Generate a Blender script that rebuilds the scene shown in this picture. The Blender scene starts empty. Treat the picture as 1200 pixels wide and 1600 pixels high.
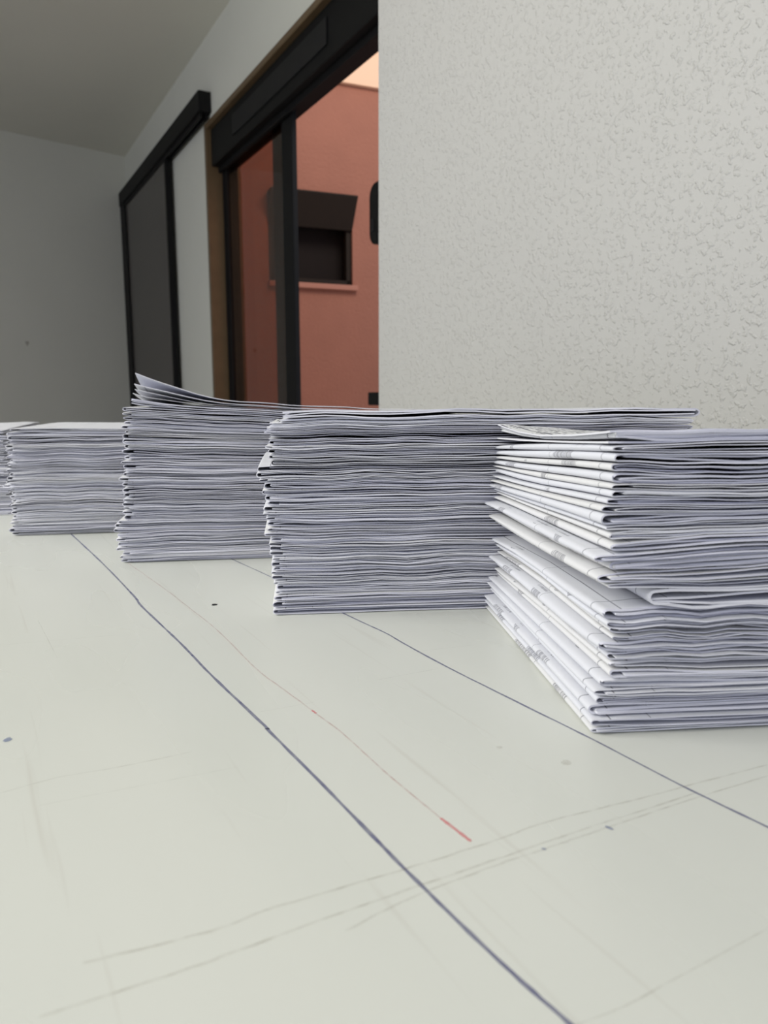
import bpy, bmesh, math, random
from mathutils import Vector, Matrix

# ------------------------------------------------------------------ camera, light, exposure
scene = bpy.context.scene
COL = scene.collection
TABLE_Z = 0.75
EYE = 0.90

cam_data = bpy.data.cameras.new('camera')
cam = bpy.data.objects.new('camera', cam_data)
COL.objects.link(cam)
scene.camera = cam
cam.location = (0, 0, EYE)
cam.rotation_euler = (math.radians(90) - math.atan(180 / 1150), 0, 0)
cam_data.sensor_fit = 'VERTICAL'
cam_data.sensor_height = 36
cam_data.sensor_width = 27
cam_data.lens = 1150 / 1600 * 36
cam_data.clip_start = 0.01
cam_data.dof.use_dof = True
cam_data.dof.focus_distance = 0.46
cam_data.dof.aperture_fstop = 14

scene.view_settings.view_transform = 'Standard'
scene.view_settings.look = 'None'
scene.view_settings.gamma = 1
scene.view_settings.use_curve_mapping = False
scene.view_settings.exposure = 0.0

world = bpy.data.worlds.new('sky')
scene.world = world
world.use_nodes = True
wn = world.node_tree.nodes['Background']
wn.inputs['Color'].default_value = (0.76, 0.80, 1.0, 1)
wn.inputs['Strength'].default_value = 0.85


def area_light(name, loc, target, sx, sy, power, color):
    d = bpy.data.lights.new(name, 'AREA')
    d.shape = 'RECTANGLE'
    d.size, d.size_y = sx, sy
    d.energy = power
    d.color = color
    o = bpy.data.objects.new(name, d)
    COL.objects.link(o)
    o.location = loc
    o.rotation_euler = (Vector(target) - Vector(loc)).to_track_quat('-Z', 'Y').to_euler()
    return o


area_light('window_light', (-1.55, 0.05, 1.95), (0.15, 0.45, 0.75), 1.5, 1.1, 35, (1.0, 0.985, 0.94))
area_light('courtyard_light', (0.75, 2.75, 3.3), (-0.2, 3.9, 2.3), 1.2, 1.0, 36, (1.0, 0.97, 0.92))


# ------------------------------------------------------------------ materials
def new_mat(name):
    m = bpy.data.materials.new(name)
    m.use_nodes = True
    nt = m.node_tree
    return m, nt, nt.nodes['Principled BSDF']


def simple_mat(name, color, rough=0.6, metal=0.0, var=0.05, scale=20, bump=0.0, bump_scale=60, coat=0.0, detail=4):
    m, nt, b = new_mat(name)
    N, L = nt.nodes, nt.links
    tc = N.new('ShaderNodeTexCoord')
    no = N.new('ShaderNodeTexNoise')
    no.inputs['Scale'].default_value = scale
    no.inputs['Detail'].default_value = detail
    L.new(tc.outputs['Object'], no.inputs['Vector'])
    mx = N.new('ShaderNodeMix'); mx.data_type = 'RGBA'
    mx.inputs[6].default_value = tuple(max(0, c * (1 - var)) for c in color) + (1,)
    mx.inputs[7].default_value = tuple(min(1, c * (1 + var)) for c in color) + (1,)
    L.new(no.outputs['Fac'], mx.inputs[0])
    L.new(mx.outputs[2], b.inputs['Base Color'])
    b.inputs['Roughness'].default_value = rough
    b.inputs['Metallic'].default_value = metal
    b.inputs['Coat Weight'].default_value = coat
    if bump:
        n2 = N.new('ShaderNodeTexNoise')
        n2.inputs['Scale'].default_value = bump_scale
        n2.inputs['Detail'].default_value = 3
        L.new(tc.outputs['Object'], n2.inputs['Vector'])
        bp = N.new('ShaderNodeBump')
        bp.inputs['Strength'].default_value = 1.0
        bp.inputs['Distance'].default_value = bump
        L.new(n2.outputs['Fac'], bp.inputs['Height'])
        L.new(bp.outputs['Normal'], b.inputs['Normal'])
    return m


def plaster_mat(name, color, dist=0.0007, scale=120, lo=0.50, hi=0.70):
    """rolled wall paint: smooth ground with small raised worms and dots"""
    m, nt, b = new_mat(name)
    N, L = nt.nodes, nt.links
    tc = N.new('ShaderNodeTexCoord')
    a = N.new('ShaderNodeTexNoise')
    a.inputs['Scale'].default_value = scale
    a.inputs['Detail'].default_value = 2.5
    a.inputs['Roughness'].default_value = 0.5
    a.inputs['Distortion'].default_value = 0.25
    L.new(tc.outputs['Object'], a.inputs['Vector'])
    r = N.new('ShaderNodeMapRange'); r.interpolation_type = 'SMOOTHSTEP'
    r.inputs[1].default_value = lo; r.inputs[2].default_value = hi
    L.new(a.outputs['Fac'], r.inputs[0])
    c = N.new('ShaderNodeTexNoise')
    c.inputs['Scale'].default_value = 3.0
    c.inputs['Detail'].default_value = 3
    L.new(tc.outputs['Object'], c.inputs['Vector'])
    mx = N.new('ShaderNodeMix'); mx.data_type = 'RGBA'
    mx.inputs[6].default_value = tuple(x * .97 for x in color) + (1,)
    mx.inputs[7].default_value = tuple(min(1, x * 1.03) for x in color) + (1,)
    L.new(c.outputs['Fac'], mx.inputs[0])
    L.new(mx.outputs[2], b.inputs['Base Color'])
    b.inputs['Roughness'].default_value = 0.55
    bp = N.new('ShaderNodeBump')
    bp.inputs['Distance'].default_value = dist
    bp.inputs['Strength'].default_value = 1.0
    L.new(r.outputs[0], bp.inputs['Height'])
    L.new(bp.outputs['Normal'], b.inputs['Normal'])
    return m


def glass_mat(name, tint, rough=0.02):
    m, nt, b = new_mat(name)
    N, L = nt.nodes, nt.links
    out = N['Material Output']
    N.remove(b)
    tr = N.new('ShaderNodeBsdfTransparent'); tr.inputs[0].default_value = tint + (1,)
    gl = N.new('ShaderNodeBsdfGlossy'); gl.inputs['Roughness'].default_value = rough
    gl.inputs['Color'].default_value = (1, 1, 1, 1)
    fr = N.new('ShaderNodeFresnel'); fr.inputs['IOR'].default_value = 1.45
    mx = N.new('ShaderNodeMixShader')
    # reflect only off the outer skin of each pane, so the inner skin never turns mirror-like
    ge = N.new('ShaderNodeNewGeometry')
    inv = N.new('ShaderNodeMath'); inv.operation = 'SUBTRACT'; inv.inputs[0].default_value = 1
    L.new(ge.outputs['Backfacing'], inv.inputs[1])
    mu = N.new('ShaderNodeMath'); mu.operation = 'MULTIPLY'
    L.new(fr.outputs[0], mu.inputs[0]); L.new(inv.outputs[0], mu.inputs[1])
    L.new(mu.outputs[0], mx.inputs[0]); L.new(tr.outputs[0], mx.inputs[1]); L.new(gl.outputs[0], mx.inputs[2])
    L.new(mx.outputs[0], out.inputs[0])
    return m


def paper_mat(name, color, printed=False, text=0.5, spec=0.3, ink_k=.72):
    m, nt, b = new_mat(name)
    N, L = nt.nodes, nt.links
    tc = N.new('ShaderNodeTexCoord')
    no = N.new('ShaderNodeTexNoise')
    no.inputs['Scale'].default_value = 9
    no.inputs['Detail'].default_value = 3
    L.new(tc.outputs['Object'], no.inputs['Vector'])
    mx = N.new('ShaderNodeMix'); mx.data_type = 'RGBA'
    mx.inputs[6].default_value = tuple(c * .96 for c in color) + (1,)
    mx.inputs[7].default_value = tuple(min(1, c * 1.04) for c in color) + (1,)
    L.new(no.outputs['Fac'], mx.inputs[0])
    b.inputs['Roughness'].default_value = 0.6
    b.inputs['Specular IOR Level'].default_value = spec
    col = mx.outputs[2]
    if printed:
        uv = N.new('ShaderNodeUVMap'); uv.uv_map = 'sheet'
        sep = N.new('ShaderNodeSeparateXYZ'); L.new(uv.outputs[0], sep.inputs[0])

        def math_node(op, a, bb=None):
            n = N.new('ShaderNodeMath'); n.operation = op
            for i, v in enumerate((a, bb)):
                if v is None: continue
                if isinstance(v, (int, float)): n.inputs[i].default_value = v
                else: L.new(v, n.inputs[i])
            return n.outputs[0]
        X, Y = sep.outputs[0], sep.outputs[1]

        def line(c, pos, w):
            return math_node('LESS_THAN', math_node('ABSOLUTE', math_node('SUBTRACT', c, pos)), w)
        masks = [line(Y, .0135, .00035), line(X, .0085, .00035), line(Y, .086, .0002), line(X, .027, .0002)]
        if text > .55:
            masks[0] = line(Y, .0085, .0005); masks[1] = line(X, .0075, .0006)
            masks += [line(X, .0235, .00035), line(X, .034, .0003), line(X, .052, .0003), line(X, .071, .0003), line(Y, .11, .0003)]
        # rows of print running across the sheet
        row = math_node('LESS_THAN', math_node('FRACT', math_node('MULTIPLY', X, 1 / .0042)), .38)
        rid = math_node('FLOOR', math_node('MULTIPLY', X, 1 / .0042))
        cmb = N.new('ShaderNodeCombineXYZ')
        L.new(math_node('MULTIPLY', Y, 170 if text > .55 else 900), cmb.inputs[0]); L.new(math_node('MULTIPLY', rid, 7.3), cmb.inputs[1])
        ch = N.new('ShaderNodeTexNoise'); ch.inputs['Scale'].default_value = 1.0; ch.inputs['Detail'].default_value = 1
        L.new(cmb.outputs[0], ch.inputs['Vector'])
        letters = math_node('GREATER_THAN', ch.outputs['Fac'], .47)
        cm2 = N.new('ShaderNodeCombineXYZ')
        L.new(math_node('MULTIPLY', Y, 28), cm2.inputs[0]); L.new(math_node('MULTIPLY', X, 45), cm2.inputs[1])
        oi = N.new('ShaderNodeObjectInfo')
        L.new(math_node('MULTIPLY', oi.outputs['Random'], 90), cm2.inputs[2])
        bl = N.new('ShaderNodeTexNoise'); bl.inputs['Scale'].default_value = 1.0; bl.inputs['Detail'].default_value = 0
        L.new(cm2.outputs[0], bl.inputs['Vector'])
        block = math_node('GREATER_THAN', bl.outputs['Fac'], 1.04 - text)
        far = math_node('GREATER_THAN', Y, .03)
        txt = math_node('MULTIPLY', math_node('MULTIPLY', row, letters), math_node('MULTIPLY', block, far))
        masks.append(math_node('MULTIPLY', txt, 1.0 if text > .55 else .75))
        tot = masks[0]
        for k in masks[1:]: tot = math_node('MAXIMUM', tot, k)
        ink = N.new('ShaderNodeMix'); ink.data_type = 'RGBA'
        L.new(math_node('MULTIPLY', tot, ink_k), ink.inputs[0])
        L.new(col, ink.inputs[6]); ink.inputs[7].default_value = (.09, .09, .12, 1)
        col = ink.outputs[2]
    L.new(col, b.inputs['Base Color'])
    return m


def ink_mat(name, color, alpha, breakup=0.0):
    m, nt, b = new_mat(name)
    N, L = nt.nodes, nt.links
    b.inputs['Base Color'].default_value = color + (1,)
    b.inputs['Roughness'].default_value = 0.5
    tc = N.new('ShaderNodeTexCoord')
    no = N.new('ShaderNodeTexNoise')
    no.inputs['Scale'].default_value = 160; no.inputs['Detail'].default_value = 4
    L.new(tc.outputs['Object'], no.inputs['Vector'])
    r = N.new('ShaderNodeMapRange')
    r.inputs[1].default_value = 0.5 - .22; r.inputs[2].default_value = 0.5 + .22
    r.inputs[3].default_value = alpha * (1 - breakup); r.inputs[4].default_value = min(1, alpha * (1 + breakup))
    L.new(no.outputs['Fac'], r.inputs[0])
    L.new(r.outputs[0], b.inputs['Alpha'])
    return m


M = {}
M['plaster'] = plaster_mat('textured_plaster', (.53, .525, .49), dist=.0010, scale=135)
M['paint'] = simple_mat('smooth_wall_paint', (.72, .725, .635), .7, var=.03, scale=3, bump=.0006, bump_scale=90)
M['paint_far'] = simple_mat('far_wall_paint', (.72, .72, .63), .7, var=.03, scale=3, bump=.0006, bump_scale=90)
M['ceiling'] = simple_mat('ceiling_paint', (.73, .72, .62), .8, var=.03, scale=2)
M['floor'] = simple_mat('floor_tile', (.72, .70, .66), .45, var=.08, scale=5)
M['orange'] = simple_mat('terracotta_render', (.32, .122, .074), .85, var=.10, scale=6, bump=.004, bump_scale=55)
M['cornice'] = simple_mat('peach_cornice', (.80, .50, .32), .8, var=.03, scale=6, bump=.001)
M['peach'] = simple_mat('peach_upper_wall', (.60, .27, .17), .8, var=.05, scale=6, bump=.001)
M['black'] = simple_mat('black_aluminium', (.006, .006, .006), .62, var=.1)
M['wood'] = simple_mat('varnished_brown_timber', (.135, .088, .042), .45, var=.25, scale=14)
M['darkpanel'] = simple_mat('smoked_panel', (.055, .047, .043), .28, var=.06, scale=3)
M['bronze'] = simple_mat('bronze_aluminium', (.022, .014, .009), .7, var=.1)
M['glass'] = glass_mat('brown_tinted_glass', (.80, .66, .58))
M['plasticgrey'] = simple_mat('grey_plastic', (.012, .012, .013), .5)
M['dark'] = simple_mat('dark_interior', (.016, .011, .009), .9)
M['sill'] = simple_mat('terracotta_sill', (.40, .16, .10), .7)
M['table'] = None
m, nt, b = new_mat('scuffed_white_laminate')
N, L = nt.nodes, nt.links
tc = N.new('ShaderNodeTexCoord')
n1 = N.new('ShaderNodeTexNoise'); n1.inputs['Scale'].default_value = 4.5; n1.inputs['Detail'].default_value = 1.5
mp = N.new('ShaderNodeMapping'); mp.inputs['Scale'].default_value = (1.0, 3.5, 1)
mp.inputs['Rotation'].default_value = (0, 0, math.radians(-24))
L.new(tc.outputs['Object'], mp.inputs[0]); L.new(mp.outputs[0], n1.inputs['Vector'])
mx = N.new('ShaderNodeMix'); mx.data_type = 'RGBA'
mx.inputs[6].default_value = (.67, .69, .635, 1); mx.inputs[7].default_value = (.74, .75, .69, 1)
L.new(n1.outputs['Fac'], mx.inputs[0])
# fine, broken hairline scratches
mp2 = N.new('ShaderNodeMapping'); mp2.inputs['Scale'].default_value = (6, 190, 1)
mp2.inputs['Rotation'].default_value = (0, 0, math.radians(-26))
n2 = N.new('ShaderNodeTexNoise'); n2.inputs['Scale'].default_value = 1.0; n2.inputs['Detail'].default_value = 2
L.new(tc.outputs['Object'], mp2.inputs[0]); L.new(mp2.outputs[0], n2.inputs['Vector'])
rr = N.new('ShaderNodeMapRange'); rr.inputs[1].default_value = .66; rr.inputs[2].default_value = .78
rr.inputs[3].default_value = 0; rr.inputs[4].default_value = .35
L.new(n2.outputs['Fac'], rr.inputs[0])
mx2 = N.new('ShaderNodeMix'); mx2.data_type = 'RGBA'
L.new(rr.outputs[0], mx2.inputs[0]); L.new(mx.outputs[2], mx2.inputs[6]); mx2.inputs[7].default_value = (.55, .53, .47, 1)
L.new(mx2.outputs[2], b.inputs['Base Color'])
rg = N.new('ShaderNodeMapRange'); rg.inputs[3].default_value = .2; rg.inputs[4].default_value = .36
L.new(n1.outputs['Fac'], rg.inputs[0]); L.new(rg.outputs[0], b.inputs['Roughness'])
b.inputs['Specular IOR Level'].default_value = 0.5
M['table'] = m
M['steel'] = simple_mat('grey_painted_steel', (.35, .36, .36), .4, .3)
M['blueink'] = ink_mat('blue_ballpoint_ink', (.08, .085, .24), .52, .25)
M['redink'] = ink_mat('red_felt_ink', (.80, .18, .20), .5, .3)
M['redfaint'] = ink_mat('faint_red_pencil', (.60, .28, .28), .24, .8)
M['scuff'] = ink_mat('brown_scuff', (.42, .38, .30), .13, .9)
M['hole'] = ink_mat('dark_pit', (.015, .015, .015), 1.0)
M['bluespot'] = ink_mat('pale_blue_spot', (.20, .25, .42), .45, .3)

for kk in ('black', 'bronze', 'dark', 'plasticgrey'):
    M[kk].node_tree.nodes['Principled BSDF'].inputs['Specular IOR Level'].default_value = .18
PAPER = [paper_mat('paper_cool', (.74, .75, .81)), paper_mat('paper_neutral', (.76, .765, .80)),
         paper_mat('paper_grey', (.68, .69, .76))]
PRINT = [paper_mat('printed_cool', (.73, .74, .78), True, .36), paper_mat('printed_neutral', (.75, .75, .75), True, .42),
         paper_mat('printed_dense', (.76, .77, .78), True, .57, .15, 1.0)]


def edge_mat(name, color):
    """cut edges of many thin sheets pressed together"""
    m, nt, b = new_mat(name)
    N, L = nt.nodes, nt.links
    tc = N.new('ShaderNodeTexCoord')
    mp = N.new('ShaderNodeMapping'); mp.inputs['Scale'].default_value = (14, 14, 4200)
    L.new(tc.outputs['Object'], mp.inputs[0])
    no = N.new('ShaderNodeTexNoise'); no.inputs['Scale'].default_value = 1; no.inputs['Detail'].default_value = 3
    L.new(mp.outputs[0], no.inputs['Vector'])
    r = N.new('ShaderNodeMapRange'); r.inputs[1].default_value = .36; r.inputs[2].default_value = .62
    L.new(no.outputs['Fac'], r.inputs[0])
    mx = N.new('ShaderNodeMix'); mx.data_type = 'RGBA'
    mx.inputs[6].default_value = tuple(c * .80 for c in color) + (1,)
    mx.inputs[7].default_value = tuple(min(1, c * 1.12) for c in color) + (1,)
    L.new(r.outputs[0], mx.inputs[0]); L.new(mx.outputs[2], b.inputs['Base Color'])
    b.inputs['Roughness'].default_value = .75
    bp = N.new('ShaderNodeBump'); bp.inputs['Distance'].default_value = .00025; bp.inputs['Strength'].default_value = .7
    L.new(no.outputs['Fac'], bp.inputs['Height']); L.new(bp.outputs['Normal'], b.inputs['Normal'])
    return m


EDGE = [edge_mat('sheet_edges_cool', (.80, .80, .87)), edge_mat('sheet_edges_neutral', (.83, .83, .87)), edge_mat('sheet_edges_grey', (.72, .72, .80))]

# ------------------------------------------------------------------ helpers
def tag(o, label=None, cat=None, group=None, kind=None):
    if label: o['label'] = label
    if cat: o['category'] = cat
    if group: o['group'] = group
    if kind: o['kind'] = kind
    return o


def link_mesh(name, verts, faces, mats, parent=None, loc=(0, 0, 0), rotz=0.0):
    me = bpy.data.meshes.new(name)
    me.from_pydata(verts, [], faces)
    for x in (mats if isinstance(mats, (list, tuple)) else [mats]): me.materials.append(x)
    o = bpy.data.objects.new(name, me)
    COL.objects.link(o)
    o.location = loc
    o.rotation_euler = (0, 0, rotz)
    if parent: o.parent = parent
    return o


def empty(name, loc=(0, 0, 0), rotz=0.0):
    o = bpy.data.objects.new(name, None)
    o.empty_display_size = .05
    COL.objects.link(o)
    o.location = loc
    o.rotation_euler = (0, 0, rotz)
    return o


class MB:
    def __init__(s): s.bm = bmesh.new()

    def box(s, lo, hi, bevel=0.0, seg=2):
        r = bmesh.ops.create_cube(s.bm, size=1)
        c = [(a + b_) / 2 for a, b_ in zip(lo, hi)]
        d = [abs(b_ - a) for a, b_ in zip(lo, hi)]
        for v in r['verts']:
            v.co = Vector((c[0] + v.co.x * d[0], c[1] + v.co.y * d[1], c[2] + v.co.z * d[2]))
        if bevel:
            es = list({e for v in r['verts'] for e in v.link_edges})
            bmesh.ops.bevel(s.bm, geom=es, offset=bevel, segments=seg, affect='EDGES', profile=.5)
        return s

    def prism(s, pts, z0, z1):
        lo = [s.bm.verts.new((p[0], p[1], z0)) for p in pts]
        hi = [s.bm.verts.new((p[0], p[1], z1)) for p in pts]
        n = len(pts)
        s.bm.faces.new(hi); s.bm.faces.new(lo[::-1])
        for i in range(n): s.bm.faces.new((lo[i], lo[(i + 1) % n], hi[(i + 1) % n], hi[i]))
        return s

    def hexa(s, c):
        """box from 8 explicit corners: four low, four high"""
        v = [s.bm.verts.new(p) for p in c]
        for f in ((0, 3, 2, 1), (4, 5, 6, 7), (0, 1, 5, 4), (1, 2, 6, 5), (2, 3, 7, 6), (3, 0, 4, 7)):
            s.bm.faces.new([v[i] for i in f])
        return s

    def build(s, name, mat, parent=None, loc=(0, 0, 0), rotz=0.0):
        bmesh.ops.recalc_face_normals(s.bm, faces=s.bm.faces)
        me = bpy.data.meshes.new(name)
        s.bm.to_mesh(me); s.bm.free()
        me.materials.append(mat)
        o = bpy.data.objects.new(name, me)
        COL.objects.link(o)
        o.location = loc; o.rotation_euler = (0, 0, rotz)
        if parent: o.parent = parent
        return o


# ------------------------------------------------------------------ the room
# Wall frame of reference: x runs along the door wall away from the camera, y points INTO the wall, z up.
P0 = Vector((-.666, 3.497)); D = Vector((-.49187, .87067)); NRM = Vector((-.87067, -.49187))
ANG = math.atan2(D.y, D.x)          # local x -> D ; local y -> (-sin, cos) = (-.87,-.49) = room side


def wall_xy(s, w):                  # w > 0 towards the room
    p = P0 + D * s + NRM * w
    return (p.x, p.y)


CEIL = 2.60
# floor and ceiling
fl = MB().prism([(-6, -4), (5, -4), (5, 7), (-6, 7)], -0.05, 0).build('floor', M['floor'])
tag(fl, 'pale tiled floor under the table', 'floor', kind='structure')
corner = Vector(wall_xy(2.423, 0))
LW = Vector((-.754, -.656))
lw_end = corner + LW * 5.2
cpts = [wall_xy(-5.0, 0), wall_xy(2.423, 0), tuple(lw_end), (-5.0, -1.6), (0.5, -2.2)]
ce = MB().prism(cpts, CEIL, CEIL + .12).build('ceiling', M['ceiling'])
tag(ce, 'plain plastered ceiling over the room', 'ceiling', kind='structure')

# door wall, local coordinates: x along, y towards the room (0 = face, -0.15 = outer face)
T = .15
wd = MB()
wd.box((.42, -T, 0), (2.423, 0, CEIL))
wd.box((-1.50, -T, 2.20), (.42, 0, CEIL))
wd.box((-2.4, -T, 0), (-1.50, 0, CEIL))
wall_door = wd.build('wall_doors', M['paint'], loc=(P0.x, P0.y, 0), rotz=ANG)
tag(wall_door, 'pale wall that holds the glass door and the dark sliding door', 'wall', kind='structure')

# left / far wall
ln = Vector((-LW.y, LW.x))          # one side
if ln.dot(Vector((0, 0)) - corner) > 0: ln = -ln
a, b2 = corner, lw_end
wl = MB().prism([tuple(a), tuple(b2), tuple(b2 + ln * .15), tuple(a + ln * .15)], 0, CEIL).build('wall_left', M['paint_far'])
tag(wl, 'shaded plain end wall at the left', 'wall', kind='structure')
# small stain on the far wall
st_c = corner + LW * .75
sv = []; sf = []
for i in range(14):
    an = i / 14 * 2 * math.pi
    rr_ = .011 * (1 + .3 * math.sin(3 * an))
    p = st_c + LW * (rr_ * math.cos(an)) - ln * .001
    sv.append((p.x, p.y, 1.26 + rr_ * 1.3 * math.sin(an)))
sf.append(list(range(14)))
stain = link_mesh('stain', sv, sf, ink_mat('wall_stain_brown', (.30, .25, .16), .35, .5), parent=wl)

# textured wall block standing forward at the right
E0 = Vector((-.0110, 1.60))
DN = -D
back = E0 - NRM * .35
blk = MB().prism([tuple(E0), tuple(E0 + DN * 3.4), tuple(E0 + DN * 3.4 - NRM * .35), tuple(back)], 0, CEIL)
wr = blk.build('wall_right', M['plaster'])
tag(wr, 'white wall at the right with a stippled rolled texture', 'wall', kind='structure')

# ------------------------------------------------------------------ glass door (door_1)
d1 = empty('door_1', (P0.x, P0.y, 0), ANG)
tag(d1, 'sliding glass door in black frame with brown timber lining', 'door', kind='structure')
j = MB()
j.box((.395, -T - .01, 0), (.425, .012, 2.215), .002)
j.box((-1.52, -T - .01, 2.19), (.395, .012, 2.215), .002)
j.box((-1.52, -T - .01, 0), (-1.495, .012, 2.19), .002)
j.build('door_lining', M['wood'], d1)
h = MB()
h.box((-1.49, -.135, 2.02), (.392, -.012, 2.188), .003)
h.box((-1.49, -.06, 1.995), (.392, -.045, 2.02), .001)
hd = h.build('header_box', M['black'], d1)
MB().box((-.95, -.012, 2.065), (.05, -.006, 2.15), .001).build('header_cover', M['plasticgrey'], d1)
f1 = MB()
f1.box((.362, -.135, 0), (.392, -.063, 2.02), .002)
f1.box((-1.49, -.135, 0), (-1.215, -.063, 2.02), .002)
f1.build('door_frame', M['black'], d1)
# two glazed leaves pushed together: the front one with a black stile, the rear one with a bronze stile behind its glass
l1 = MB().box((-.497, -.088, .02), (-.388, -.066, 2.02), .003).box((-.40, -.088, .02), (.355, -.066, .08), .003).box((.335, -.088, .02), (.36, -.066, 2.02), .003)
leaf = l1.build('door_leaf', M['black'], d1)
MB().box((-.39, -.080, .07), (.34, -.075, 2.02)).build('glass_pane', M['glass'], leaf)
l2 = MB().box((-.33, -.118, .02), (-.205, -.097, 2.02), .003).box((-.24, -.118, .02), (.355, -.097, .08), .003)
leaf2 = l2.build('door_leaf', M['bronze'], d1)
MB().box((-.22, -.110, .07), (.36, -.105, 2.02)).build('glass_pane', M['glass'], leaf2)
# lock plate with rounded ends on the closing jamb and the small latch below it
lk = bmesh.new()
pts = []
hw, hh, rad = .055, .094, .04
for cx, cz, a0 in ((hw - rad, hh - rad, 0), (-hw + rad, hh - rad, 90), (-hw + rad, -hh + rad, 180), (hw - rad, -hh + rad, 270)):
    for q in range(7):
        an = math.radians(a0 + q * 15)
        pts.append((cx + rad * math.cos(an), cz + rad * math.sin(an)))
fv = [lk.verts.new((-1.225 + x, -.050, 1.478 + z)) for x, z in pts]
bv = [lk.verts.new((-1.225 + x, -.075, 1.478 + z)) for x, z in pts]
lk.faces.new(fv); lk.faces.new(bv[::-1])
for i in range(len(pts)):
    k = (i + 1) % len(pts); lk.faces.new((fv[i], bv[i], bv[k], fv[k]))
t_ = MB(); t_.bm.free(); t_.bm = lk
lock = t_.build('lock_plate', M['black'], d1)
MB().box((-1.203, -.053, 1.425), (-1.185, -.046, 1.465), .003).build('lock_button', M['plasticgrey'], lock)
MB().box((-1.30, -.078, .872), (-1.162, -.045, .915), .004).build('door_latch', M['black'], d1)

# ------------------------------------------------------------------ dark sliding door (door_2)
d2 = empty('door_2', (P0.x, P0.y, 0), ANG)
tag(d2, 'dark smoked sliding door hanging from a black track box', 'door', kind='structure')
tb = MB().box((.325, .001, 2.245), (2.40, .062, 2.337), .002)
tb.box((.345, .012, 2.222), (2.39, .024, 2.245), .001).box((.345, .040, 2.222), (2.39, .050, 2.245), .001)
tb.build('door_track', M['black'], d2)
MB().box((2.25, .001, 0), (2.418, .054, 2.245), .002).build('door_jamb', M['black'], d2)
pn = MB().box((1.10, .018, .01), (2.25, .044, 2.222), .001).build('door_panel', M['darkpanel'], d2)
MB().box((1.075, .014, .01), (1.102, .048, 2.23), .001).build('panel_stile', M['black'], pn)

# ------------------------------------------------------------------ courtyard seen through the glass door
KQ = 1.09                            # the courtyard wall stands well clear of the door wall
Q = Vector((-.55, 3.95)) * KQ; EV = Vector((.925, .38)).normalized()
OA = math.atan2(EV.y, EV.x)          # local x along the wall to the right, local y away from the camera
zq = lambda z: EYE + (z - EYE) * KQ
ow = MB()
wx0, wx1, wz0, wz1 = -.045 * KQ, .412 * KQ, zq(1.49), zq(1.93)
wl0, wtop = -.42, zq(2.49)
ow.box((wl0, 0, -.2), (wx0, .16, wtop))
ow.box((wx1, 0, -.2), (2.2, .16, wtop))
ow.box((wx0, 0, -.2), (wx1, .16, wz0))
ow.box((wx0, 0, wz1), (wx1, .16, wtop))
wo = ow.build('wall_courtyard', M['orange'], loc=(Q.x, Q.y, 0), rotz=OA)
tag(wo, 'terracotta rendered courtyard wall seen through the glass door', 'wall', kind='structure')
co = MB().box((wl0, -.03, wtop), (2.2, .16, zq(2.63)), .004).box((wl0, -.008, zq(2.63)), (2.2, .16, zq(2.72)), .003)
tr = co.build('trim_1', M['cornice'], loc=(Q.x, Q.y, 0), rotz=OA)
tr2 = MB().box((wl0, -.04, zq(2.72)), (2.2, .16, zq(2.745)), .004).box((wl0, -.015, zq(2.745)), (2.2, .16, 3.3), .004).build('trim_2', M['peach'], loc=(Q.x, Q.y, 0), rotz=OA)
tag(tr2, 'orange ledge and wall above the pale cornice', 'wall', kind='structure')
tag(tr, 'pale peach stepped cornice on top of the terracotta wall', 'cornice', kind='structure')
w1 = empty('window_1', (Q.x, Q.y, 0), OA)
tag(w1, 'small dark top-hung window open in the terracotta wall', 'window', kind='structure')
fr = MB().box((wx0, .02, wz0), (wx0 + .03, .07, wz1)).box((wx1 - .03, .02, wz0), (wx1, .07, wz1)).box((wx0, .02, wz1 - .03), (wx1, .07, wz1)).box((wx0, .02, wz0), (wx1, .07, wz0 + .03))
fr.build('window_frame', M['bronze'], w1)
MB().box((wx0 - .005, -.03, wz0 - .03), (wx1 + .025, .02, wz0), .004).build('window_sill', M['sill'], w1)
# open sash leaning out from its top edge, with a frame and a dark sheet for the unlit interior
zt, zb, yo = wz1, wz1 - .17, -.10
sash = MB()
sash.hexa([(wx0, .004, zb), (wx1, .004, zb), (wx1, .02, zb), (wx0, .02, zb),
           (wx0, yo, zt - .006), (wx1, yo, zt - .006), (wx1, yo + .022, zt), (wx0, yo + .022, zt)])
sash.hexa([(wx0, yo, zt - .008), (wx1, yo, zt - .008), (wx1, .02, zt - .008), (wx0, .02, zt - .008),
           (wx0, yo, zt), (wx1, yo, zt), (wx1, .02, zt), (wx0, .02, zt)])
sash.build('window_sash', M['bronze'], w1)
MB().box((wx0 + .005, .12, wz0), (wx1 - .005, .15, wz1)).build('unlit_interior_sheet', M['dark'], w1)  # dark-coloured sheet stands in for the shade inside the window opening

# ------------------------------------------------------------------ the table
# table frame: x along D, y along NRM (towards the open room)
tbl = empty('work_table', (0, 0, 0), ANG)
tag(tbl, 'large white laminate work table marked with pen lines and scratches', 'table')
TX0, TX1, TY0, TY1 = -.90, 1.85, -.765, .36
MB().box((TX0, TY0, TABLE_Z - .035), (TX1, TY1, TABLE_Z), .0015).build('tabletop', M['table'], tbl)
ap = MB().box((TX0 + .06, TY0 + .06, TABLE_Z - .11), (TX1 - .06, TY0 + .085, TABLE_Z - .035)).box((TX0 + .06, TY1 - .085, TABLE_Z - .11), (TX1 - .06, TY1 - .06, TABLE_Z - .035))
ap.box((TX0 + .06, TY0 + .085, TABLE_Z - .11), (TX0 + .085, TY1 - .085, TABLE_Z - .035)).box((TX1 - .085, TY0 + .085, TABLE_Z - .11), (TX1 - .06, TY1 - .085, TABLE_Z - .035))
ap.build('apron', M['steel'], tbl)
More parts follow.
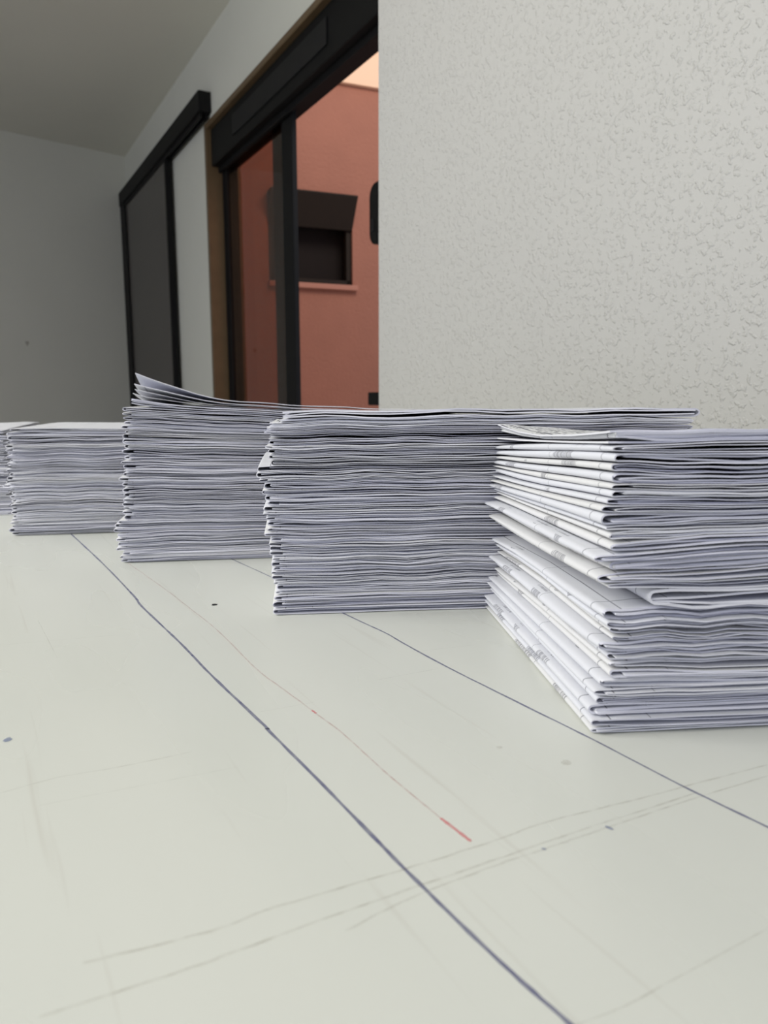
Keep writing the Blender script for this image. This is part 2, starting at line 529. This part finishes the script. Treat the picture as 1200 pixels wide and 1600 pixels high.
for lx, ly in ((TX0 + .09, TY0 + .09), (TX1 - .14, TY0 + .09), (TX0 + .09, TY1 - .14), (TX1 - .14, TY1 - .14)):
    MB().box((lx, ly, 0), (lx + .05, ly + .05, TABLE_Z - .035), .003).build('leg', M['steel'], tbl)

Rinv = Matrix.Rotation(-ANG, 2)


def smooth_line(pts, sub=6):
    out = []
    n = len(pts)
    for i in range(n - 1):
        p0 = Vector(pts[max(i - 1, 0)]); p1 = Vector(pts[i]); p2 = Vector(pts[i + 1]); p3 = Vector(pts[min(i + 2, n - 1)])
        for k in range(sub):
            t = k / sub
            out.append(.5 * ((2 * p1) + (p2 - p0) * t + (2 * p0 - 5 * p1 + 4 * p2 - p3) * t * t + (3 * p1 - p0 - 3 * p2 + p3) * t ** 3))
    out.append(Vector(pts[-1]))
    return out


INKZ = [TABLE_Z + .00010]


def mark(name, pts, width, mat, seed=0, wob=.0, smooth=True):
    rnd = random.Random(seed)
    P = smooth_line(pts) if smooth and len(pts) > 2 else [Vector(p) for p in pts]
    z = INKZ[0]; INKZ[0] += .000004
    vs, fs = [], []
    for i, p in enumerate(P):
        t = (P[min(i + 1, len(P) - 1)] - P[max(i - 1, 0)]).normalized()
        nn = Vector((-t.y, t.x))
        w = width * (.5 + .12 * rnd.uniform(-1, 1))
        if i == 0 or i == len(P) - 1: w *= .5
        q = p + nn * rnd.uniform(-wob, wob)
        for sgn in (-1, 1):
            v = Rinv @ (q + nn * w * sgn)
            vs.append((v.x, v.y, z))
    for i in range(len(P) - 1): fs.append((2 * i, 2 * i + 1, 2 * i + 3, 2 * i + 2))
    return link_mesh(name, vs, fs, mat, parent=tbl)


l1p = [[-0.345, 0.80], [-0.3378, 0.7872], [-0.2569, 0.6562], [-0.192, 0.5466], [-0.175, 0.5153], [-0.1269, 0.4379], [-0.0942, 0.3828], [-0.0556, 0.321], [-0.0524, 0.3151], [-0.0252, 0.2701], [0.0, 0.2272], [0.0189, 0.1961], [0.0337, 0.1729], [0.0449, 0.1569], [0.0522, 0.1452], [.0735, .110]]
l2p = [[-0.22, 0.80], [-0.1488, 0.6834], [-0.0976, 0.6077], [-0.0268, 0.4963], [0.0, 0.4568], [0.0118, 0.4356], [0.0359, 0.3943], [0.0692, 0.3424], [0.0922, 0.3069], [0.1154, 0.2686], [0.1354, 0.2391], [0.1466, 0.2203], [.175, .172]]
tag(mark('pen_line', l1p, .0015, M['blueink'], 1, .00008), 'long blue pen line on the left')
tag(mark('pen_line', l2p, .0012, M['blueink'], 2, .00008), 'blue pen line running under the stacks')
red = [[-0.2336, 0.6562], [-0.1801, 0.5756], [-0.1368, 0.5072], [-0.1046, 0.4542], [-0.0714, 0.3923], [-0.0534, 0.3649], [-0.0339, 0.3357], [-0.0172, 0.31], [0.0, 0.2786], [0.0207, 0.2443]]
tag(mark('pencil_line', red, .0007, M['redfaint'], 3, .0001), 'faint reddish pencil line')
tag(mark('felt_pen_dash', [[0.0203, 0.2450], [.025, .238], [0.0297, 0.2308]], .0013, M['redink'], 4), 'short red dash')
tag(mark('felt_pen_dash', [[-.0350, .3372], [-.0339, .3357], [-.0325, .3335]], .0011, M['redink'], 5), 'tiny red dash')
for k, g in enumerate(([[-0.0806, 0.1762], [-0.0491, 0.1882], [-0.0323, 0.198], [0.0041, 0.2147], [0.0348, 0.2297], [0.0595, 0.2431], [0.0967, 0.2579], [0.1217, 0.2686], [0.1584, 0.2839]],
                       [[-0.0845, 0.1587], [-0.0511, 0.1746], [-0.0289, 0.1869], [0.0078, 0.2061], [0.035, 0.2200], [0.067, 0.2364], [0.1188, 0.2616]],
                       [[-0.0109, 0.1882], [0.0077, 0.2017], [0.0329, 0.216], [0.0537, 0.2265], [0.066, 0.2326], [0.079, 0.2391], [0.1219, 0.2602], [0.1536, 0.2745]],
                       [[-0.1469, 0.2616], [-0.1301, 0.2735], [-0.1099, 0.2812], [-0.0821, 0.2949]],
                       [[-0.2348, 0.432], [-0.171, 0.4503]],
                       [[-0.2342, 0.4815], [-0.1898, 0.4097]],
                       [[0.0429, 0.155], [0.0646, 0.1645], [0.1098, 0.1894]],
                       [[-.06, .335], [-.035, .3465]], [[-.128, .253], [-.06, .282]], [[.02, .42], [.055, .432]],
                       [[-.005, .375], [.03, .392]])):
    mark('scratch', g, .0009 if k < 3 else .0005, M['scuff'], 10 + k, .0002)


def spot(name, c, rx, ry, mat, rot=0, seed=0):
    rnd = random.Random(seed)
    z = INKZ[0]; INKZ[0] += .000004
    vs = []
    for i in range(16):
        an = i / 16 * 2 * math.pi
        k = 1 + .2 * rnd.uniform(-1, 1)
        v = Vector((rx * k * math.cos(an), ry * k * math.sin(an)))
        v = Matrix.Rotation(rot, 2) @ v
        w = Rinv @ (Vector(c) + v)
        vs.append((w.x, w.y, z))
    return link_mesh(name, vs, [list(range(16))], mat, parent=tbl)


tag(spot('pit', (-.1238, .5203), .0021, .0024, M['hole'], 0, 1), 'small black pit')
tag(spot('ink_spot', (-.1666, .3062), .0016, .0024, M['bluespot'], 0, 2), 'pale blue ink spot')
tag(spot('ink_spot', (.0793, .2387), .0018, .0008, M['bluespot'], -.9, 3), 'short blue dab')
tag(spot('ink_spot', (.0537, .2265), .0008, .0008, M['bluespot'], 0, 4), 'tiny blue dot')
tag(spot('scuff_spot', (.0756, .2855), .002, .0022, M['scuff'], 0, 5), 'tiny tan scuff')
tag(spot('scuff_spot', (.0499, .2990), .0013, .0014, M['scuff'], 0, 6), 'tiny tan scuff')

# ------------------------------------------------------------------ folded drawings
ORD = ['', 'first', 'second', 'third', 'fourth', 'fifth', 'sixth', 'seventh', 'eighth', 'ninth', 'tenth', 'eleventh', 'twelfth',
       'thirteenth', 'fourteenth', 'fifteenth', 'sixteenth', 'seventeenth', 'eighteenth', 'nineteenth', 'twentieth']


class Wave:
    """smooth random surface: a handful of sine waves over the stack's footprint"""
    def __init__(s, rnd, n=6):
        s.t = []
        for i in range(n):
            lam = rnd.uniform(.035, .20)
            th = rnd.gauss(0, .35)
            s.t.append((2 * math.pi / lam * math.cos(th), 2 * math.pi / lam * math.sin(th), rnd.uniform(0, 6.28)))

    def basis(s, x, y):
        return [math.sin(a * x + b_ * y + c) for a, b_, c in s.t]


class Stack:
    def __init__(s, key, corner, angle, height, n, seed, where, group, offs, tilt, shear=(0, 0), thick=None, special=None, amp=.0007, jit=.0012, layers=(1, 2), hollow=None):
        s.rnd = random.Random(seed)
        rnd = s.rnd
        s.corner, s.angle, s.n, s.where, s.group = corner, angle, n, where, group
        s.tilt = tilt
        w = [rnd.uniform(.72, 1.3) for _ in range(n)]
        if thick:
            for k, f in thick.items(): w[k] *= f
        tot = sum(w)
        s.t = [height * x / tot for x in w]
        s.z = [0]
        for x in s.t: s.z.append(s.z[-1] + x)
        s.H = height
        s.wave = Wave(rnd, 7)
        co = [0.0] * 7
        s.coef = [list(co)]
        for k in range(n):
            co = [.80 * c + rnd.gauss(0, 1) * .5 for c in co]
            a = min(.00010 + .00010 * k, amp)
            s.coef.append([c * a * .38 for c in co])
        s.offs, s.shear, s.special, s.jit, s.layers = offs, shear, special or {}, jit, layers

    def S(s, k, x, y):
        b_ = s.wave.basis(x, y)
        h = s.z[k] * s.tilt(x, y, k / s.n)
        return h + sum(c * v for c, v in zip(s.coef[k], b_))

    def offset(s, f):
        pts = s.offs
        for (f0, v0), (f1, v1) in zip(pts, pts[1:]):
            if f <= f1:
                u = (f - f0) / max(1e-6, f1 - f0)
                return v0 + (v1 - v0) * u
        return pts[-1][1]

    def build(s):
        rnd = s.rnd
        R = Matrix.Rotation(s.angle, 2)
        for k in range(s.n):
            sp = s.special.get(k - s.n if (k - s.n) in s.special else k, {})
            f = (k + .5) / s.n
            ox = sp.get('ox', s.offset(f) + rnd.gauss(0, s.jit))
            oy = sp.get('oy', rnd.gauss(0, s.jit * .45))
            rot = rnd.gauss(0, math.radians(.35))
            verts, faces, mids, uvs = [], [], [], []
            org = R @ Vector((ox, oy))
            oz = s.z[k]
            ca, sa = math.cos(rot), math.sin(rot)
            dz = sp.get('dz')
            t = s.t[k]
            L_ = .297 + rnd.uniform(-.002, .001) + sp.get('dl', 0)
            Wd = .210 + rnd.uniform(-.0015, .0005)

            q_far, q_near, c_tip = rnd.uniform(.45, .85), rnd.choice((0, .0, .25, .45)), rnd.uniform(.2, .8)

            if sp.get('wrap') == 'right': q_far = q_near = 0

            def pos(x, y, fz):
                # the fold flattens into a pointed tip at its ends
                e_ = ex(-max(0, x) / .012)
                fz = c_tip + (fz - c_tip) * (1 - e_ * (q_far * max(0, (y - .10) / .11) ** 1.5 + q_near * max(0, 1 - max(0, y) / .02)))
                X = ox + x * ca - y * sa; Y = oy + x * sa + y * ca
                z0 = s.S(k, X, Y); z1 = s.S(k + 1, X, Y)
                z = z0 + (z1 - z0) * fz
                if dz: z += dz(x, y, fz)
                return Vector((x * ca - y * sa, x * sa + y * ca, z - oz))

            def strip(path, g, ys, yoff, outer_side):
                """path: (x, fz) points; g: thickness; shell extruded over ys"""
                n = len(path); m_ = len(ys)
                base = len(verts)
                grid = []
                for (x, fz), yo_ in zip(path, yoff):
                    y_first = ys[0] + yo_
                    grid.append([pos(x, (y_first if q == 0 else ys[q]), fz) for q in range(m_)])
                tl0, tl1, tlp = rnd.uniform(-.15, 1.1), rnd.uniform(.1, .5), rnd.uniform(0, 6.28)
                for side in (1, -1):
                    for i in range(n):
                        for q in range(m_):
                            a_ = grid[min(i + 1, n - 1)][q] - grid[max(i - 1, 0)][q]
                            # normal in the x-z plane
                            nx, nz = -a_.z, math.hypot(a_.x, a_.y) * (1 if a_.x * ca + a_.y * sa >= 0 else -1)
                            ln_ = math.hypot(nx, nz) or 1
                            p = grid[i][q] + Vector((nx / ln_ * ca, nx / ln_ * sa, nz / ln_)) * (g / 2 * side)
                            if q == 0 and nz * side > 0:      # the pressed sheets fan back a little towards the top
                                lean = g * max(0, tl0 + tl1 * math.sin(path[i][0] * 38 + tlp))
                                p = p + Vector((-sa * lean, ca * lean, 0))
                            verts.append(p)
                            uvs.append((path[i][0], ys[q]))
                A_ = lambda i, q: base + i * m_ + q
                B_ = lambda i, q: base + n * m_ + i * m_ + q
                for i in range(n - 1):
                    for q in range(m_ - 1):
                        faces.append((A_(i, q), A_(i + 1, q), A_(i + 1, q + 1), A_(i, q + 1))); mids.append(1 if outer_side == 1 else 0)
                        faces.append((B_(i, q), B_(i, q + 1), B_(i + 1, q + 1), B_(i + 1, q))); mids.append(1 if outer_side == -1 else 0)
                    faces.append((A_(i, 0), B_(i, 0), B_(i + 1, 0), A_(i + 1, 0))); mids.append(2)
                    faces.append((A_(i, m_ - 1), A_(i + 1, m_ - 1), B_(i + 1, m_ - 1), B_(i, m_ - 1))); mids.append(2)
                for q in range(m_ - 1):
                    faces.append((A_(0, q), A_(0, q + 1), B_(0, q + 1), B_(0, q))); mids.append(0)
                    faces.append((A_(n - 1, q), B_(n - 1, q), B_(n - 1, q + 1), A_(n - 1, q + 1))); mids.append(0)

            def xs_(a_, b__, n_):
                """denser near the left fold (small x)"""
                out = []
                for i in range(n_ + 1):
                    u = i / n_
                    u = u ** 1.7
                    out.append(a_ + (b__ - a_) * u)
                return out

            def wob(ph, am):
                l1, l2 = rnd.uniform(.05, .09), rnd.uniform(.12, .25)
                p1, p2 = rnd.uniform(0, 6.28), rnd.uniform(0, 6.28)
                return lambda x: am * (.6 * math.sin(x * 6.283 / l1 + p1) + .6 * math.sin(x * 6.283 / l2 + p2))

            ys = [0, .005, .02, .05, .10, .145, .18, Wd]
            g0 = min(.0011, t * rnd.uniform(.10, .20))
            if sp.get('thin'): g0 *= sp['thin']
            wrap = sp.get('wrap', 'left')
            gf = g0 / t
            n_in = rnd.randint(*s.layers)
            if 'nin' in sp: n_in = sp['nin']
            lo = gf * .5 + rnd.choice((.02, .05, .10, .16)) * rnd.uniform(.7, 1.2)
            hi = 1 - gf * .5 - rnd.choice((.02, .05, .10, .16)) * rnd.uniform(.7, 1.2)
            wl_, wh_ = wob(0, .025), wob(0, .025)
            # each fold is squeezed by its own amount and opens over its own length
            sq = rnd.choice((0, .05, .12, .2, .28)) + rnd.uniform(0, .04)
            cen = rnd.uniform(.3, .7)
            p_lo, p_hi = gf * .55 + sq * cen * 1.0, 1 - gf * .55 - sq * (1 - cen)
            ol, oh_ = rnd.uniform(.006, .03), rnd.uniform(.006, .03)
            m_lo, m_hi = min(lo, gf * .6 + .02), max(hi, 1 - gf * .6 - .02)

            def ease(u): u = min(1, max(0, u)); return u * u * (3 - 2 * u)
            flo = lambda x: p_lo + (m_lo - p_lo) * ease(x / ol) + (lo - m_lo) * ease((x - ol) / .03) + max(-.02, wl_(x)) * min(1, x / .02)
            fhi = lambda x: p_hi + (m_hi - p_hi) * ease(x / oh_) + (hi - m_hi) * ease((x - oh_) / .03) + min(.02, wh_(x)) * min(1, x / .02)

            def front_offsets(n_, am=.0012):
                a1, a2, a3 = (rnd.uniform(.05, .4) for _ in range(3))
                p = rnd.uniform(0, 6.28)
                c = rnd.uniform(-am, am)
                return [c + am * .7 * math.sin(i * a1 + p) + am * .3 * math.sin(i * a2 * 2.1) for i in range(n_)]

            if wrap in ('left', 'both'):
                xl = 0.0
                r = min(t * .5, .0028) * rnd.uniform(.8, 1.5)
                path = [(x, flo(x)) for x in reversed(xs_(r, L_, 22))]
                for q in range(1, 8):
                    an = math.pi * q / 8
                    fb, ft = flo(r), fhi(r)
                    path.append((r - r * math.sin(an) ** .8, (fb + ft) / 2 - (ft - fb) / 2 * math.cos(an)))
                path += [(x, fhi(x)) for x in xs_(r, L_, 22)]
                # path runs right->left under, left->right over: side +1 of the upper run is up/outer
                strip(path, g0 * rnd.uniform(.8, 1.2), ys, front_offsets(len(path)), -1 if False else 1)
            if wrap == 'right':
                r = .0045
                path = [(x, flo(x)) for x in xs_(sp.get('x0', 0), L_ - r, 20)]
                for q in range(1, 8):
                    an = math.pi * q / 8
                    fb, ft = flo(L_ - r), fhi(L_ - r)
                    path.append((L_ - r + r * math.sin(an), (fb + ft) / 2 - (ft - fb) / 2 * math.cos(an)))
                path += [(x, fhi(x)) for x in reversed(xs_(sp.get('x0', 0) + rnd.uniform(0, .002), L_ - r, 22))]
                strip(path, g0, ys, front_offsets(len(path)), -1)
            # inner accordion
            span = .84 - .16
            inset = rnd.choice((.0015, .0025, .004, .006)) * rnd.uniform(.7, 1.3) if wrap != 'right' else rnd.uniform(.0, .002)
            if 'inset' in sp: inset = sp['inset']
            lev = [.5 + ((i + .5) / n_in - .5) * (span + .04) for i in range(n_in)]
            wbs = [wob(0, .3 / n_in * .5) for _ in range(n_in)]
            mid_pinch = rnd.uniform(.3, .8)
            cfrac = rnd.choice((.27, .5, .73))
            spread = rnd.uniform(.012, .055)

            def lv(i, x):
                # near the fold the inner sheets crowd together, further in they spread
                u = ease((x - inset) / spread)
                base_ = lev[i]
                crowd = cfrac + (base_ - cfrac) * mid_pinch
                return crowd + (base_ + wbs[i](x) - crowd) * u
            path = []
            free = rnd.random() < .35
            if n_in:
                for i in range(n_in):
                    right = L_ - rnd.uniform(.001, .006)
                    xs = xs_(inset + .0008 + (rnd.uniform(0, .004) if free else 0), right, 16)
                    seg = [(x, lv(i, x)) for x in xs]
                    if i % 2 == 0: seg = seg[::-1]
                    if path:
                        # U-turn between previous and this layer
                        xa, fa = path[-1]; xb, fb = seg[0]
                        sg = -1 if i % 2 == 1 else 1
                        rr2 = .0009
                        path += [(min(xa, xb) + sg * rr2 * .7 if sg < 0 else max(xa, xb) + rr2 * .7, fa + (fb - fa) * .25),
                                 (min(xa, xb) + sg * rr2 if sg < 0 else max(xa, xb) + rr2, fa + (fb - fa) * .5),
                                 (min(xa, xb) + sg * rr2 * .7 if sg < 0 else max(xa, xb) + rr2 * .7, fa + (fb - fa) * .75)]
                    path += seg
                strip(path, g0 * rnd.uniform(.75, 1.1), [y + (.0004 if i else 0) for i, y in enumerate(ys)], front_offsets(len(path), .0016), 1)

            me = bpy.data.meshes.new('folded_drawing')
            me.from_pydata(verts, [], faces)
            pm = rnd.choice(PAPER)
            qm = PRINT[sp['print']] if 'print' in sp else rnd.choice(PRINT[:2])
            me.materials.append(pm); me.materials.append(qm); me.materials.append(rnd.choice(EDGE))
            me.polygons.foreach_set('material_index', mids)
            me.polygons.foreach_set('use_smooth', [True] * len(faces))
            uvl = me.uv_layers.new(name='sheet')
            for lp in me.loops: uvl.data[lp.index].uv = uvs[lp.vertex_index]
            me.set_sharp_from_angle(angle=math.radians(50))
            me.update()
            o = bpy.data.objects.new('folded_drawing', me)
            COL.objects.link(o)
            o.location = (s.corner[0] + org.x, s.corner[1] + org.y, TABLE_Z + .0004 + oz)
            o.rotation_euler = (0, 0, s.angle)
            # label
            if 'label' in sp: lab = sp['label']
            elif k == 0: lab = 'folded white drawing lying on the table, bottom of %s' % s.where
            elif k == s.n - 1: lab = 'folded white drawing on top of %s' % s.where
            elif k < s.n / 2: lab = '%s folded drawing up from the table in %s' % (ORD[k + 1], s.where)
            else: lab = '%s folded drawing down from the top of %s' % (ORD[s.n - k], s.where)
            tag(o, lab, 'folded drawing', s.group)


def ex(v): return math.exp(v)


# nearest stack, right
def a_curl(k_mid, k_far, lift):
    def fn(x, y, fz):
        u = max(0, 1 - x / .075)
        v = y / .21
        dip = -k_mid * math.sin(math.pi * min(1, max(0, v))) * u ** 1.3
        return dip * fz + ex(-(max(0, x) / .07) ** 1.5) * max(0, v) ** 1.6 * k_far * (.25 + .75 * fz)
    return fn


stackA = Stack('a', (.0955, .312), math.radians(5.4), .1362, 32, 11, 'the nearest stack at the right', 'folded drawings in the nearest stack',
               [(0, 0), (.06, -.001), (.12, -.001), (.2, .002), (.35, .002), (.45, .003), (.52, .001), (.58, -.002), (.64, .001), (.72, .001), (.9, .000), (1, -.001)],
               lambda x, y, f: 1 - (.07 + .035 * f) * max(0, y / .21),
               thick={14: 1.9, 0: .8, 31: 1.25}, amp=.0011, jit=.0019,
               special={14: {'ox': .021, 'nin': 2, 'inset': .001, 'label': 'folded drawing with wide open loop, halfway up the nearest stack'},
                        -1: {'wrap': 'right', 'dz': a_curl(.0035, .0105, 0), 'print': 2, 'nin': 4, 'ox': .000, 'inset': 0, 'label': 'folded drawing with printed text showing on top of the nearest stack'}})
# second stack
stackB = Stack('b', (-.0765, .496), math.radians(6.3), .1405, 37, 23, 'the second stack from the right', 'folded drawings in the second stack from the right',
               [(0, .0), (.1, .001), (.2, .0), (.33, -.001), (.38, -.002), (.5, -.0045), (.6, -.004), (.66, -.0035), (.68, -.009), (.745, -.0085), (.755, -.0005), (.9, -.002), (.95, -.001), (1, -.002)],
               lambda x, y, f: 1 + .012 * f * (x / .3) - .034 * f * y / .21,
               thick={36: 1.7, 35: 1.3}, amp=.0007,
               special={-1: {'wrap': 'right', 'ox': .007, 'dl': -.001, 'nin': 2, 'inset': .002, 'label': 'folded drawing on top of the second stack, its big fold loop at the right'},
                        -2: {'wrap': 'right', 'ox': -.002, 'dl': .004, 'nin': 3, 'print': 2},
                        -3: {'wrap': 'right', 'ox': -.004, 'dl': .006, 'nin': 3},
                        -4: {'wrap': 'right', 'ox': -.001, 'dl': .002}})


def c_curl(a, L0):
    def fn(x, y, fz):
        u = max(0, 1 - x / L0)
        return a * u ** 1.7 * max(0, 1 - max(0, y) / .085) ** 1.6 * (.55 + .45 * fz)
    return fn


stackC = Stack('c', (-.2385, .656), math.radians(9.4), .1375, 37, 37, 'the third stack from the right', 'folded drawings in the third stack from the right',
               [(0, .0), (.08, -.002), (.2, -.0045), (.24, -.004), (.28, .003), (.5, .0045), (.6, .005), (.75, .007), (.85, .008), (.88, .008), (1, .010)],
               lambda x, y, f: 1 + .115 * f * max(0, 1 - x / .3) ** 1.5 - .02 * f * y / .21,
               thick={36: .8, 35: .8, 34: .8}, amp=.0006,
               special={-1: {'wrap': 'right', 'ox': .0185, 'nin': 0, 'dz': c_curl(.021, .095), 'label': 'folded drawing with its left corner curled up high, on the third stack'},
                        -2: {'wrap': 'right', 'ox': .0165, 'nin': 0, 'dz': c_curl(.011, .07), 'label': 'folded drawing with slightly raised corner just under the curled top one'},
                        -3: {'wrap': 'right', 'ox': .015, 'dz': c_curl(.004, .045), 'nin': 2}})
stackD = Stack('d', (-.4060, .787), math.radians(11.4), .1160, 29, 51, 'the fourth stack from the right', 'folded drawings in the fourth stack from the right',
               [(0, 0), (.1, .002), (.3, .004), (.42, .003), (.5, -.001), (.56, .0), (.7, .003), (.85, .002), (1, .008)],
               lambda x, y, f: 1 - .004 * f * x / .3,
               thick={16: .8, 0: 1.3, 1: 1.2}, amp=.0007, special={-1: {'nin': 2}, 13: {'ox': -.004, 'print': 0}})
# last stack, cut by the picture's left edge: its right end shows beside the fourth
stackE = Stack('e', (-.768, .868), math.radians(13.5), .1085, 25, 67, 'the last stack at the left edge', 'folded drawings in the last stack at the left edge',
               [(0, 0), (.5, .002), (1, 0)],
               lambda x, y, f: 1 + .03 * f * (y / .21), amp=.0006)
for st in (stackA, stackB, stackC, stackD, stackE): st.build()
